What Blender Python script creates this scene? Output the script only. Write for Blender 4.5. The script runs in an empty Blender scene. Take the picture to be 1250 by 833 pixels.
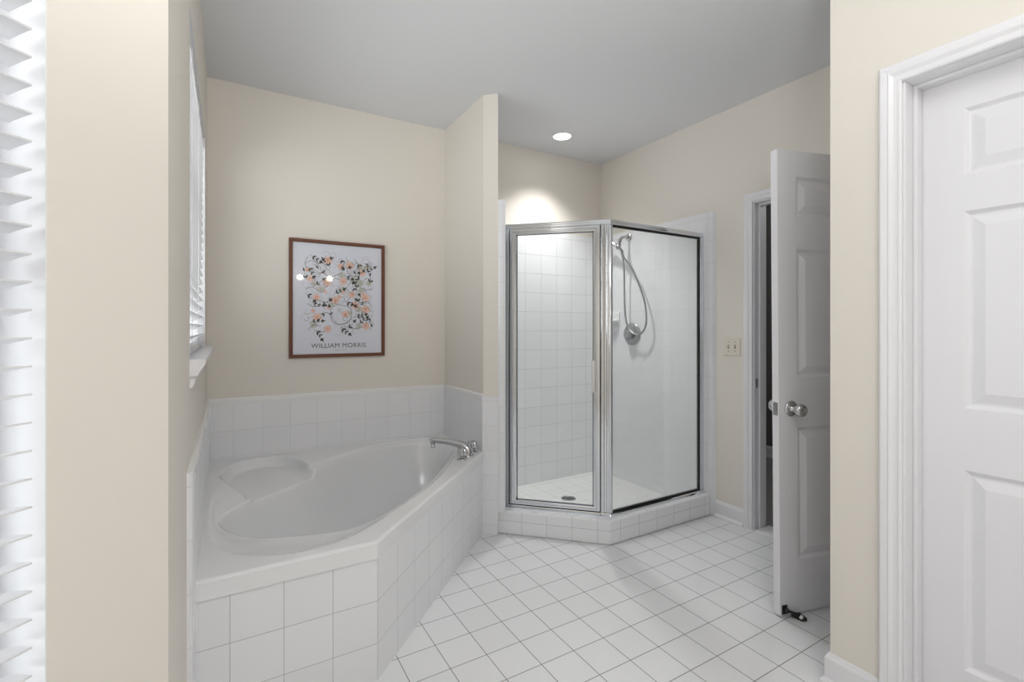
import bpy, bmesh, math, random
import numpy as np
from mathutils import Vector, Matrix

S = bpy.context.scene
COL = S.collection
R = math.radians
SQ = math.sqrt(0.5)

# ------------------------------------------------------------------ camera
H = 1.25
cam_d = bpy.data.cameras.new('camera')
cam_d.sensor_width = 36.0
cam_d.lens = 588.3 / 1250.0 * 36.0
cam_d.shift_y = -16.5 / 1250.0
cam_d.clip_start = 0.02
cam = bpy.data.objects.new('camera', cam_d)
cam.location = (0, 0, H)
cam.rotation_euler = (R(90), 0, R(-30.645))
COL.objects.link(cam)
S.camera = cam

# ------------------------------------------------------------------ view, world, lamps
S.view_settings.view_transform = 'Standard'
S.view_settings.look = 'None'
S.view_settings.exposure = 0.14
S.view_settings.gamma = 1.0
S.view_settings.use_curve_mapping = False

world = bpy.data.worlds.new('daylight')
S.world = world
world.use_nodes = True
bg = world.node_tree.nodes['Background']
bg.inputs['Color'].default_value = (0.93, 0.97, 1.0, 1)
bg.inputs['Strength'].default_value = 0.96


def area_light(name, loc, direction, sx, sy, power, color):
    d = bpy.data.lights.new(name, 'AREA')
    d.shape = 'RECTANGLE'
    d.size, d.size_y = sx, sy
    d.energy = power
    d.color = color
    o = bpy.data.objects.new(name, d)
    o.location = loc
    o.rotation_euler = Vector(direction).to_track_quat('-Z', 'Y').to_euler()
    COL.objects.link(o)
    return o


BAY_O = Vector((-0.095, 1.1174, 0))                # corner where the bay wall meets the tub wall
BAY_U = Vector((-SQ, -SQ, 0))
BAY_N = Vector((SQ, -SQ, 0))
p = BAY_O + BAY_U * 0.72 - BAY_N * 0.32
area_light('daylight_bay_window', (p.x, p.y, 1.40), BAY_N, 1.1, 1.9, 13, (0.97, 0.985, 1.0))
area_light('daylight_tub_window', (-0.45, 2.33, 1.75), (1, 0, 0), 1.3, 1.2, 20, (0.98, 0.99, 1.0))
# unseen fill panel added under the ceiling behind the camera
area_light('ceiling_fill', (0.50, -0.50, 2.64), (0, 0, -1), 1.2, 1.2, 17, (1.0, 0.995, 0.985))
# added fill spot behind the camera, aimed up and forward to brighten the room
fd = bpy.data.lights.new('upward_fill_spot', 'SPOT')
fd.energy = 105
fd.spot_size = 2.4
fd.spot_blend = 1.0
fd.shadow_soft_size = 0.15
fo = bpy.data.objects.new('upward_fill_spot', fd)
fo.location = (0.10, -0.30, 1.60)
fo.rotation_euler = (math.pi - 0.5, 0, R(-18))
COL.objects.link(fo)
# downlight in the shower ceiling
sd = bpy.data.lights.new('shower_downlight', 'SPOT')
sd.energy = 78
sd.spot_size = R(108)
sd.spot_blend = 1.0
sd.shadow_soft_size = 0.06
sd.color = (1.0, 0.99, 0.97)
so = bpy.data.objects.new('shower_downlight', sd)
so.location = (2.135, 2.875, 2.645)
COL.objects.link(so)


# ------------------------------------------------------------------ materials
def lin(r, g, b):
    f = lambda c: (c / 255 / 12.92) if c / 255 <= 0.04045 else ((c / 255 + 0.055) / 1.055) ** 2.4
    return (f(r), f(g), f(b), 1.0)


def mat(name, color, rough=0.5, metal=0.0, spec=0.5, bump=0.0, bump_scale=200.0, vary=0.0, coat=0.0):
    m = bpy.data.materials.new(name)
    m.use_nodes = True
    nt = m.node_tree
    b = nt.nodes['Principled BSDF']
    b.inputs['Base Color'].default_value = color
    b.inputs['Roughness'].default_value = rough
    b.inputs['Metallic'].default_value = metal
    b.inputs['Specular IOR Level'].default_value = spec
    b.inputs['Coat Weight'].default_value = coat
    if bump or vary:
        tc = nt.nodes.new('ShaderNodeTexCoord')
        no = nt.nodes.new('ShaderNodeTexNoise')
        no.inputs['Scale'].default_value = bump_scale
        no.inputs['Detail'].default_value = 3
        nt.links.new(tc.outputs['Object'], no.inputs['Vector'])
        if bump:
            bu = nt.nodes.new('ShaderNodeBump')
            bu.inputs['Strength'].default_value = bump
            bu.inputs['Distance'].default_value = 0.002
            nt.links.new(no.outputs['Fac'], bu.inputs['Height'])
            nt.links.new(bu.outputs['Normal'], b.inputs['Normal'])
        if vary:
            mx = nt.nodes.new('ShaderNodeMix')
            mx.data_type = 'RGBA'
            mx.inputs[6].default_value = tuple(c * (1 - vary) for c in color[:3]) + (1,)
            mx.inputs[7].default_value = tuple(min(1, c * (1 + vary)) for c in color[:3]) + (1,)
            nt.links.new(no.outputs['Fac'], mx.inputs[0])
            nt.links.new(mx.outputs[2], b.inputs['Base Color'])
    return m


def tile_mat(name, tile, grout, w, h, mortar, rough=0.16, bump=0.35, vary=0.015, spec=0.5, wav=0.0):
    """square ceramic tiles on UVs given in metres"""
    m = bpy.data.materials.new(name)
    m.use_nodes = True
    nt = m.node_tree
    b = nt.nodes['Principled BSDF']
    uv = nt.nodes.new('ShaderNodeUVMap')
    br = nt.nodes.new('ShaderNodeTexBrick')
    br.offset = 0.0
    br.squash = 1.0
    br.inputs['Scale'].default_value = 1.0
    br.inputs['Mortar Size'].default_value = mortar
    br.inputs['Mortar Smooth'].default_value = 0.25
    br.inputs['Bias'].default_value = 0.0
    br.inputs['Brick Width'].default_value = w
    br.inputs['Row Height'].default_value = h
    br.inputs['Color1'].default_value = tuple(c * (1 - vary) for c in tile[:3]) + (1,)
    br.inputs['Color2'].default_value = tuple(min(1, c * (1 + vary)) for c in tile[:3]) + (1,)
    br.inputs['Mortar'].default_value = grout
    nt.links.new(uv.outputs['UV'], br.inputs['Vector'])
    nt.links.new(br.outputs['Color'], b.inputs['Base Color'])
    mr = nt.nodes.new('ShaderNodeMapRange')
    mr.inputs['To Min'].default_value = rough
    mr.inputs['To Max'].default_value = 0.8
    nt.links.new(br.outputs['Fac'], mr.inputs['Value'])
    nt.links.new(mr.outputs['Result'], b.inputs['Roughness'])
    b.inputs['Specular IOR Level'].default_value = spec
    inv = nt.nodes.new('ShaderNodeMath')
    inv.operation = 'SUBTRACT'
    inv.inputs[0].default_value = 1.0
    nt.links.new(br.outputs['Fac'], inv.inputs[1])
    bu = nt.nodes.new('ShaderNodeBump')
    bu.inputs['Strength'].default_value = bump
    bu.inputs['Distance'].default_value = 0.0015
    nt.links.new(inv.outputs[0], bu.inputs['Height'])
    if wav:
        no = nt.nodes.new('ShaderNodeTexNoise')
        no.inputs['Scale'].default_value = 9.0
        nt.links.new(uv.outputs['UV'], no.inputs['Vector'])
        b2 = nt.nodes.new('ShaderNodeBump')
        b2.inputs['Strength'].default_value = wav
        b2.inputs['Distance'].default_value = 0.01
        nt.links.new(no.outputs['Fac'], b2.inputs['Height'])
        nt.links.new(b2.outputs['Normal'], bu.inputs['Normal'])
    nt.links.new(bu.outputs['Normal'], b.inputs['Normal'])
    return m


def glass_mat(name, tint, haze, haze_rough_noise=False, ior=1.45):
    """thin clear pane: see-through, with a Fresnel mirror coat and a little surface haze"""
    m = bpy.data.materials.new(name)
    m.use_nodes = True
    nt = m.node_tree
    nt.nodes.remove(nt.nodes['Principled BSDF'])
    out = nt.nodes['Material Output']
    tr = nt.nodes.new('ShaderNodeBsdfTransparent')
    tr.inputs['Color'].default_value = (tint[0], tint[1], tint[2], 1)
    df = nt.nodes.new('ShaderNodeBsdfDiffuse')
    df.inputs['Color'].default_value = (0.85, 0.86, 0.86, 1)
    mh = nt.nodes.new('ShaderNodeMixShader')
    mh.inputs[0].default_value = haze
    if haze_rough_noise:
        tc = nt.nodes.new('ShaderNodeTexCoord')
        no = nt.nodes.new('ShaderNodeTexNoise')
        no.inputs['Scale'].default_value = 2.2
        no.inputs['Detail'].default_value = 5
        nt.links.new(tc.outputs['Object'], no.inputs['Vector'])
        sx = nt.nodes.new('ShaderNodeSeparateXYZ')
        nt.links.new(tc.outputs['Object'], sx.inputs[0])
        mr = nt.nodes.new('ShaderNodeMapRange')
        mr.interpolation_type = 'SMOOTHSTEP'
        mr.inputs['From Min'].default_value = 1.35
        mr.inputs['From Max'].default_value = 0.15
        mr.inputs['To Min'].default_value = haze * 0.25
        mr.inputs['To Max'].default_value = haze * 1.6
        nt.links.new(sx.outputs['Z'], mr.inputs['Value'])
        mu = nt.nodes.new('ShaderNodeMath')
        mu.operation = 'MULTIPLY'
        m2 = nt.nodes.new('ShaderNodeMapRange')
        m2.inputs['To Min'].default_value = 0.75
        m2.inputs['To Max'].default_value = 1.25
        nt.links.new(no.outputs['Fac'], m2.inputs['Value'])
        nt.links.new(mr.outputs['Result'], mu.inputs[0])
        nt.links.new(m2.outputs['Result'], mu.inputs[1])
        nt.links.new(mu.outputs[0], mh.inputs[0])
    gl = nt.nodes.new('ShaderNodeBsdfGlossy')
    gl.inputs['Roughness'].default_value = 0.015
    fr = nt.nodes.new('ShaderNodeFresnel')
    geo = nt.nodes.new('ShaderNodeNewGeometry')          # same mirror strength from both faces of the pane
    mi = nt.nodes.new('ShaderNodeMapRange')
    mi.inputs['To Min'].default_value = ior
    mi.inputs['To Max'].default_value = 1.0 / ior
    nt.links.new(geo.outputs['Backfacing'], mi.inputs['Value'])
    nt.links.new(mi.outputs['Result'], fr.inputs['IOR'])
    mg = nt.nodes.new('ShaderNodeMixShader')
    nt.links.new(tr.outputs[0], mh.inputs[1])
    nt.links.new(df.outputs[0], mh.inputs[2])
    nt.links.new(fr.outputs[0], mg.inputs[0])
    nt.links.new(mh.outputs[0], mg.inputs[1])
    nt.links.new(gl.outputs[0], mg.inputs[2])
    nt.links.new(mg.outputs[0], out.inputs['Surface'])
    return m


def emit_mat(name, color, strength):
    m = bpy.data.materials.new(name)
    m.use_nodes = True
    b = m.node_tree.nodes['Principled BSDF']
    b.inputs['Base Color'].default_value = (0.9, 0.9, 0.9, 1)
    b.inputs['Emission Color'].default_value = color
    b.inputs['Emission Strength'].default_value = strength
    return m


M = {}
M['paint'] = mat('cream_wall_paint', lin(232, 226.5, 217.5), 0.55, bump=0.05, bump_scale=350, spec=0.3)
M['ceiling'] = mat('white_ceiling_paint', lin(224, 225, 227), 0.8, bump=0.04, bump_scale=300, spec=0.2)
M['trim'] = mat('white_trim_paint', lin(236, 236, 239), 0.32, bump=0.02, bump_scale=120)
M['door'] = mat('white_door_paint', lin(234, 234, 238), 0.36, bump=0.06, bump_scale=160)
WT = lin(237, 238, 241)
M['tile_wall'] = tile_mat('white_wall_tile', WT, lin(205, 206, 209), 0.150, 0.150, 0.0010, bump=0.3)
M['tile_apron'] = tile_mat('white_apron_tile', WT, lin(178, 178, 180), 0.1505, 0.151, 0.0011, bump=0.3)
M['tile_shower'] = tile_mat('white_shower_tile', WT, lin(196, 197, 199), 0.1526, 0.1515, 0.0015, bump=0.8, wav=0.05)
M['tile_shower_side'] = tile_mat('white_shower_side_tile', WT, lin(214, 215, 217), 0.1526, 0.1515, 0.0012, bump=0.5, wav=0.05)
M['tile_curb'] = tile_mat('white_curb_tile', WT, lin(172, 172, 173), 0.150, 0.0815, 0.0011, bump=0.3)
M['tile_floor'] = tile_mat('white_floor_tile', lin(232, 233, 235), lin(118, 117, 116), 0.1498, 0.1512, 0.0016,
                           rough=0.11, bump=0.35)
M['tile_pan'] = tile_mat('white_shower_floor_tile', lin(238, 238, 236), lin(165, 164, 162), 0.150, 0.150, 0.0013)
M['acrylic'] = mat('white_tub_acrylic', lin(235, 236, 238), 0.12, spec=0.5, coat=0.3)
M['ceramic'] = mat('white_ceramic', lin(238, 238, 238), 0.12)
M['chrome'] = mat('polished_chrome', (0.56, 0.56, 0.57, 1), 0.07, metal=1.0)
M['alu'] = mat('bright_aluminium', (0.76, 0.785, 0.82, 1), 0.11, metal=1.0)
M['steel'] = mat('dull_steel', (0.42, 0.42, 0.43, 1), 0.32, metal=1.0)
M['hose'] = mat('grey_metal_hose', (0.36, 0.36, 0.37, 1), 0.30, metal=0.9)
M['gasket'] = mat('black_rubber_gasket_and_gap_shade', (0.008, 0.008, 0.008, 1), 0.6)  # also colours the painted gap shade of the shower frame
M['rubber'] = mat('black_rubber', (0.012, 0.012, 0.012, 1), 0.5)
M['white_rubber'] = mat('white_rubber', lin(225, 225, 222), 0.6)
M['glass_door'] = glass_mat('clear_shower_glass', (0.965, 0.975, 0.97), 0.015)
M['glass_panel'] = glass_mat('hazy_shower_glass', (0.955, 0.965, 0.96), 0.11, True)
M['glass_window'] = glass_mat('window_glass', (0.98, 0.99, 0.985), 0.0)
M['glass_print'] = glass_mat('picture_glass', (0.99, 0.99, 0.99), 0.0)
M['knob_clear'] = mat('clear_acrylic_knob', (0.30, 0.31, 0.32, 1), 0.06, spec=1.0)
M['blind'] = mat('white_blind_slat', lin(222, 222, 224), 0.38)
M['cord'] = mat('white_cord', lin(228, 226, 222), 0.8)
M['wood'] = mat('brown_wood_frame', lin(104, 58, 37), 0.42, bump=0.08, bump_scale=60, vary=0.18)
M['paper'] = mat('cool_white_paper', lin(229, 232, 243), 0.8, spec=0.2)
M['ink_dark'] = mat('dark_green_ink', lin(44, 50, 46), 0.8, spec=0.1)
M['ink_vine'] = mat('brown_vine_ink', lin(62, 52, 48), 0.8, spec=0.1)
M['ink_fine'] = mat('fine_grey_ink', lin(176, 172, 168), 0.8, spec=0.1)
M['ink_peach'] = mat('peach_petal_ink', lin(241, 208, 194), 0.8, spec=0.1)
M['ink_coral'] = mat('coral_petal_ink', lin(224, 165, 145), 0.8, spec=0.1)
M['ink_sage'] = mat('sage_petal_ink', lin(212, 214, 205), 0.8, spec=0.1)
M['ink_text'] = mat('brown_grey_lettering', lin(78, 70, 68), 0.8, spec=0.1)
M['plate'] = mat('almond_switch_plate', lin(229, 221, 208), 0.35)
M['slot'] = mat('dark_slot', lin(92, 86, 78), 0.6)
M['lens'] = emit_mat('lit_lamp_lens', (1.0, 0.98, 0.94, 1), 9.0)
M['bulb'] = emit_mat('lit_vanity_globe', (1.0, 0.88, 0.70, 1), 16.0)
M['carpet'] = mat('grey_hall_carpet', lin(150, 148, 146), 0.95, bump=0.4, bump_scale=500)
M['hallpaint'] = mat('grey_hall_paint', lin(120, 117, 113), 0.8)
M['handrail'] = mat('dark_stained_wood', lin(38, 30, 26), 0.4)


# ------------------------------------------------------------------ mesh helpers
class MB:
    def __init__(self):
        self.v, self.f, self.mi, self.sm = [], [], [], []
        self.cur = 0
        self.cs = False

    def add(self, verts, faces, smooth=None):
        o = len(self.v)
        self.v += [Vector(x) for x in verts]
        for f in faces:
            self.f.append([i + o for i in f])
            self.mi.append(self.cur)
            self.sm.append(self.cs if smooth is None else smooth)

    def box(self, x0, x1, y0, y1, z0, z1, mtx=None):
        vs = [Vector(c) for c in ((x0, y0, z0), (x1, y0, z0), (x1, y1, z0), (x0, y1, z0),
                                  (x0, y0, z1), (x1, y0, z1), (x1, y1, z1), (x0, y1, z1))]
        if mtx is not None:
            vs = [mtx @ x for x in vs]
        self.add(vs, [(0, 3, 2, 1), (4, 5, 6, 7), (0, 1, 5, 4), (1, 2, 6, 5), (2, 3, 7, 6), (3, 0, 4, 7)], False)

    def prism(self, poly, z0, z1):
        """poly counter-clockwise in plan"""
        n = len(poly)
        vs = [Vector((x, y, z0)) for x, y in poly] + [Vector((x, y, z1)) for x, y in poly]
        fs = [tuple(range(n))[::-1], tuple(range(n, 2 * n))]
        fs += [(i, (i + 1) % n, (i + 1) % n + n, i + n) for i in range(n)]
        self.add(vs, fs, False)

    def extrude_profile(self, prof, a, b, up=(0, 0, 1), out=None, cap=True):
        """prof: list of (o, z) with o along `out`, swept straight from a to b"""
        a, b, up = Vector(a), Vector(b), Vector(up)
        out = Vector(out)
        n = len(prof)
        vs = [a + out * o + up * z for o, z in prof] + [b + out * o + up * z for o, z in prof]
        fs = [(i, (i + 1) % n, (i + 1) % n + n, i + n) for i in range(n)]
        if cap:
            fs += [tuple(range(n))[::-1], tuple(range(n, 2 * n))]
        self.add(vs, fs, False)

    def tube(self, pts, rad, seg=12, caps=True):
        pts = [Vector(q) for q in pts]
        n = len(pts)
        rads = rad if isinstance(rad, (list, tuple)) else [rad] * n
        tans = []
        for i in range(n):
            t = pts[min(i + 1, n - 1)] - pts[max(i - 1, 0)]
            tans.append(t.normalized())
        ref = Vector((0, 0, 1)) if abs(tans[0].z) < 0.9 else Vector((1, 0, 0))
        nrm = (ref - tans[0] * ref.dot(tans[0])).normalized()
        vs, fs = [], []
        for i in range(n):
            t = tans[i]
            nrm = (nrm - t * nrm.dot(t)).normalized()
            bi = t.cross(nrm)
            for k in range(seg):
                a = 2 * math.pi * k / seg
                vs.append(pts[i] + (nrm * math.cos(a) + bi * math.sin(a)) * rads[i])
        for i in range(n - 1):
            for k in range(seg):
                k2 = (k + 1) % seg
                fs.append((i * seg + k, i * seg + k2, (i + 1) * seg + k2, (i + 1) * seg + k))
        self.add(vs, fs, True)
        if caps:
            o = len(self.v) - n * seg
            self.f.append([o + k for k in range(seg)][::-1]); self.mi.append(self.cur); self.sm.append(False)
            self.f.append([o + (n - 1) * seg + k for k in range(seg)]); self.mi.append(self.cur); self.sm.append(False)

    def lathe(self, prof, origin, axis, seg=32, flat=False):
        """prof: list of (radius, height along axis)"""
        axis = Vector(axis).normalized()
        ref = Vector((0, 0, 1)) if abs(axis.z) < 0.9 else Vector((1, 0, 0))
        e1 = (ref - axis * ref.dot(axis)).normalized()
        e2 = axis.cross(e1)
        o = Vector(origin)
        vs, fs = [], []
        for r, h in prof:
            for k in range(seg):
                a = 2 * math.pi * k / seg
                vs.append(o + axis * h + (e1 * math.cos(a) + e2 * math.sin(a)) * max(r, 1e-5))
        for i in range(len(prof) - 1):
            for k in range(seg):
                k2 = (k + 1) % seg
                fs.append((i * seg + k, i * seg + k2, (i + 1) * seg + k2, (i + 1) * seg + k))
        fs.append(tuple(range(seg))[::-1])
        n = len(prof)
        fs.append(tuple((n - 1) * seg + k for k in range(seg)))
        self.add(vs, fs, not flat)

    def build(self, name, material, parent=None, local=False, bevel=0.0, uv=None, bevel_seg=2, auto=True, weld=False):
        me = bpy.data.meshes.new(name)
        vs = self.v
        if parent is not None and not local:
            inv = world_matrix(parent).inverted()
            vs = [inv @ x for x in vs]
        me.from_pydata([tuple(x) for x in vs], [], self.f)
        mats = material if isinstance(material, (list, tuple)) else [material]
        for m in mats:
            me.materials.append(m)
        me.polygons.foreach_set('material_index', self.mi)
        me.polygons.foreach_set('use_smooth', self.sm)
        me.update()
        bm = bmesh.new()
        bm.from_mesh(me)
        if weld:
            bmesh.ops.remove_doubles(bm, verts=bm.verts, dist=1e-5)
        bmesh.ops.recalc_face_normals(bm, faces=bm.faces)
        if bevel:
            es = [e for e in bm.edges if len(e.link_faces) == 2 and e.calc_face_angle(0) > R(30)]
            bmesh.ops.bevel(bm, geom=es, offset=bevel, segments=bevel_seg, profile=0.5, affect='EDGES',
                            clamp_overlap=True)
        bm.to_mesh(me)
        bm.free()
        if uv is not None:
            ul = me.uv_layers.new(name='UVMap')
            wm = world_matrix(parent) if parent is not None else Matrix.Identity(4)
            r3 = wm.to_3x3()
            for pl in me.polygons:
                n = (r3 @ pl.normal).normalized()
                for li in pl.loop_indices:
                    co = wm @ me.vertices[me.loops[li].vertex_index].co
                    ul.data[li].uv = uv(co, n)
        o = bpy.data.objects.new(name, me)
        COL.objects.link(o)
        if parent is not None:
            o.parent = parent
        return o


def world_matrix(o):
    m = o.matrix_basis.copy()
    q = o.parent
    while q is not None:
        m = q.matrix_basis @ m
        q = q.parent
    return m


def tile_uv(origin, off=0.0, zo=None):
    o = Vector(origin)

    def f(co, n):
        if abs(n.z) > 0.7:
            return (co.x - o.x, co.y - o.y)
        t = Vector((-n.y, n.x, 0))
        t = t.normalized() if t.length > 1e-6 else Vector((1, 0, 0))
        return ((co - o).dot(t) - off, co.z - o.z)
    return f


def tag(o, label=None, cat=None, group=None, kind=None):
    if label: o['label'] = label
    if cat: o['category'] = cat
    if group: o['group'] = group
    if kind: o['kind'] = kind
    return o


def struct(o):
    o['kind'] = 'structure'
    return o


def thing(name, loc, label, cat, rz=0.0, group=None, tilt=None):
    o = bpy.data.objects.new(name, None)
    o.empty_display_size = 0.05
    o.location = loc
    o.rotation_euler = (0, tilt or 0, rz)
    COL.objects.link(o)
    return tag(o, label, cat, group)


def spline(pts, n=8, closed=False):
    pts = [Vector(q) for q in pts]
    L = len(pts)
    out = []
    rng = range(L) if closed else range(L - 1)
    for i in rng:
        if closed:
            p0, p1, p2, p3 = pts[(i - 1) % L], pts[i], pts[(i + 1) % L], pts[(i + 2) % L]
        else:
            p0, p1, p2, p3 = pts[max(i - 1, 0)], pts[i], pts[i + 1], pts[min(i + 2, L - 1)]
        for k in range(n):
            t = k / n
            out.append(0.5 * ((2 * p1) + (-p0 + p2) * t + (2 * p0 - 5 * p1 + 4 * p2 - p3) * t * t
                              + (-p0 + 3 * p1 - 3 * p2 + p3) * t ** 3))
    if not closed:
        out.append(pts[-1])
    return out


# ------------------------------------------------------------------ the room shell
CEIL = 2.665
XL, YB, XR, XP = -0.095, 3.216, 2.80, 1.8268
X_BACK = -1.45


def wall(name, p0, p1, thick, m, openings=(), z0=0.0, z1=CEIL):
    """wall whose room face runs p0 -> p1; it thickens to the left of that direction. openings (u0,u1,z0,z1)"""
    p0, p1 = Vector((p0[0], p0[1], 0)), Vector((p1[0], p1[1], 0))
    L = (p1 - p0).length
    u = (p1 - p0).normalized()
    nl = Vector((-u.y, u.x, 0))
    us = sorted({0.0, L} | {q for o in openings for q in o[:2]})
    zs = sorted({z0, z1} | {q for o in openings for q in o[2:]})
    mb = MB()
    mt = Matrix(((u.x, nl.x, 0, p0.x), (u.y, nl.y, 0, p0.y), (0, 0, 1, 0), (0, 0, 0, 1)))
    solid = {}
    for i in range(len(us) - 1):
        for j in range(len(zs) - 1):
            cu, cz = (us[i] + us[i + 1]) / 2, (zs[j] + zs[j + 1]) / 2
            solid[i, j] = not any(o[0] < cu < o[1] and o[2] < cz < o[3] for o in openings)
    for (i, j), s in solid.items():
        if not s:
            continue
        a, b, c, d = us[i], us[i + 1], zs[j], zs[j + 1]
        V8 = [mt @ Vector(q) for q in ((a, 0, c), (b, 0, c), (b, thick, c), (a, thick, c),
                                       (a, 0, d), (b, 0, d), (b, thick, d), (a, thick, d))]
        fs = [(0, 1, 5, 4), (2, 3, 7, 6)]
        if not solid.get((i, j - 1)): fs.append((0, 3, 2, 1))
        if not solid.get((i, j + 1)): fs.append((4, 5, 6, 7))
        if not solid.get((i - 1, j)): fs.append((3, 0, 4, 7))
        if not solid.get((i + 1, j)): fs.append((1, 2, 6, 5))
        mb.add(V8, fs, False)
    return struct(mb.build(name, m, weld=True))


# floor and ceiling
mb = MB()
mb.box(-1.75, 2.86, -1.6, 3.4, -0.10, 0.0)
struct(mb.build('floor', M['tile_floor'], uv=tile_uv((1.1550, 1.7839, 0))))
mb = MB()
mb.box(-1.75, 4.7, -1.6, 3.4, CEIL, CEIL + 0.12)
struct(mb.build('ceiling', M['ceiling']))

# window openings: u measured along each wall
W1 = (0.1945, 1.16, 0.45, 2.25)
W2 = (0.29, 1.475, 1.150, 2.222)
wall('wall_left', (XL, BAY_O.y - 0.0), (XL, YB), 0.15, M['paint'],
     [(YB - W2[1] - BAY_O.y, YB - W2[0] - BAY_O.y, W2[2], W2[3])])
bay_end = BAY_O + BAY_U * 1.92
L_bay = 1.92
wall('wall_bay', (bay_end.x, bay_end.y), (BAY_O.x, BAY_O.y), 0.15, M['paint'],
     [(L_bay - W1[1], L_bay - W1[0], W1[2], W1[3])])
wall('wall_far_left', (bay_end.x, -1.45), (bay_end.x, bay_end.y), 0.15, M['paint'])
wall('wall_behind', (XP, -1.40), (bay_end.x - 0.1, -1.40), 0.15, M['paint'])
wall('wall_back', (XL - 0.15, YB), (XR + 0.15, YB), 0.15, M['paint'])
D1 = (0.99, 1.79)                                      # open doorway in the right wall (Y)
wall('wall_right', (XR, YB + 0.0), (XR, 0.82), 0.125, M['paint'], [(YB - 1.813, YB - D1[0], 0.0, 2.036)])
D2 = (-0.095, 0.672)                                   # closed doorway in the near right wall (Y)
wall('wall_near_right', (XP, 0.8876), (XP, -1.45), 0.12, M['paint'],
     [(0.8876 - 0.688, 0.8876 - (D2[0] - 0.018), 0.0, 2.038)])
wall('wall_return', (XR + 0.12, 0.8876), (XP + 0.12, 0.8876), 0.12, M['paint'])
wall('wall_closet', (XP + 1.0, 0.9), (XP + 1.0, -1.45), 0.05, M['hallpaint'])

# partition between tub and shower: its front end is cut at 45 degrees
mb = MB()
mb.prism([(1.346, 2.614), (1.412, 2.548), (1.412, YB + 0.02), (1.346, YB + 0.02)], 0, CEIL)
struct(mb.build('wall_partition', M['paint']))

# hall beyond the open door
mb = MB(); mb.box(2.86, 4.7, 0.2, 3.4, -0.10, -0.004)
struct(mb.build('floor_hall', M['carpet']))
wall('wall_hall_far', (4.5, 3.3), (4.5, 0.3), 0.1, M['hallpaint'])
wall('wall_hall_back', (2.9, 2.95), (4.6, 2.95), 0.1, M['hallpaint'])
wall('wall_hall_front', (4.6, 0.5), (2.9, 0.5), 0.1, M['hallpaint'])

hl = bpy.data.lights.new('hall_fill_light', 'POINT')  # unseen fill light, added to lift the dark hall
hl.energy = 9.0
hl.shadow_soft_size = 0.1
ho = bpy.data.objects.new('hall_fill_light', hl)
ho.location = (3.9, 1.4, 2.4)
COL.objects.link(ho)

# ------------------------------------------------------------------ tiled surrounds (trim)
UVB = tile_uv((0.0345, 0, 0.055))
TT = 0.845                                             # top of the tub surround
mb = MB()
mb.box(XL + 0.001, 1.346, YB - 0.011, YB, 0, TT - 0.045)
struct(mb.build('trim_1', M['tile_wall'], uv=UVB))
mb = MB()
mb.extrude_profile([(0, 0), (0.011, 0), (0.0125, 0.02), (0.011, 0.038), (0.006, 0.0445), (0, 0.045)],
                   (XL + 0.001, YB, TT - 0.045), (1.346, YB, TT - 0.045), out=(0, -1, 0))
struct(mb.build('trim_2', M['ceramic']))
# left wall, from the back corner to just in front of the tub
mb = MB()
mb.box(XL, XL + 0.017, 1.665, YB - 0.011, 0, TT - 0.045)
struct(mb.build('trim_3', M['tile_wall'], uv=tile_uv((XL, 1.665, 0.055))))
mb = MB()
mb.extrude_profile([(0, 0), (0.017, 0), (0.0185, 0.02), (0.016, 0.038), (0.009, 0.0445), (0, 0.045)],
                   (XL, 1.665, TT - 0.045), (XL, YB - 0.011, TT - 0.045), out=(1, 0, 0))
struct(mb.build('trim_4', M['ceramic']))
mb = MB()                                              # rounded upright edge strip
mb.prism([(XL, 1.610), (XL + 0.006, 1.611), (XL + 0.013, 1.620), (XL + 0.017, 1.640), (XL + 0.017, 1.664), (XL, 1.664)],
         0, TT)
struct(mb.build('trim_5', M['tile_wall'], uv=tile_uv((XL, 1.6, 0.055))))
# partition: face to the tub, and the slanted end
mb = MB()
mb.box(1.335, 1.346, 2.612, YB - 0.011, 0, TT - 0.045)
struct(mb.build('trim_6', M['tile_wall'], uv=tile_uv((1.335, 2.62, 0.055))))
mb = MB()
mb.extrude_profile([(0, 0), (0.011, 0), (0.0125, 0.02), (0.011, 0.038), (0.006, 0.0445), (0, 0.045)],
                   (1.346, 2.612, TT - 0.045), (1.346, YB - 0.011, TT - 0.045), out=(-1, 0, 0))
struct(mb.build('trim_7', M['ceramic']))
e = 0.007 * SQ
mb = MB()
mb.prism([(1.335, 2.6115), (1.3405 - e, 2.6145 - e - 0.003), (1.412 - e, 2.548 - e), (1.412, 2.548), (1.346, 2.614)], 0, TT - 0.012)
struct(mb.build('trim_8', M['tile_wall'], uv=tile_uv((1.346, 2.614, 0.055), off=-0.02)))

# shower: tiled walls to two metres, proud of the plaster, with a rounded outer edge
SHT = 2.022
XT = 2.770
mb = MB()
mb.prism([(XT, 2.105), (XT + 0.012, 2.080), (XR + 0.0, 2.064), (XR + 0.0, YB), (XT, YB)], 0, SHT)
struct(mb.build('trim_9', M['tile_shower_side'], uv=tile_uv((XT, 2.105, 0.92 - 6 * 0.1515))))
mb = MB()
mb.box(1.445, XT, YB - 0.014, YB, 0, SHT)
struct(mb.build('trim_10', M['tile_shower'], uv=tile_uv((2.0178, 0, 0.92 - 6 * 0.1515))))
mb = MB()
mb.prism([(1.412, 2.548), (1.423, 2.534), (1.4445, 2.5155), (1.4445, YB - 0.014), (1.412, YB - 0.014)], 0.13, SHT)
struct(mb.build('trim_11', M['tile_shower_side'], uv=tile_uv((1.4445, 2.53, 0.92 - 6 * 0.1515))))
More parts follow.
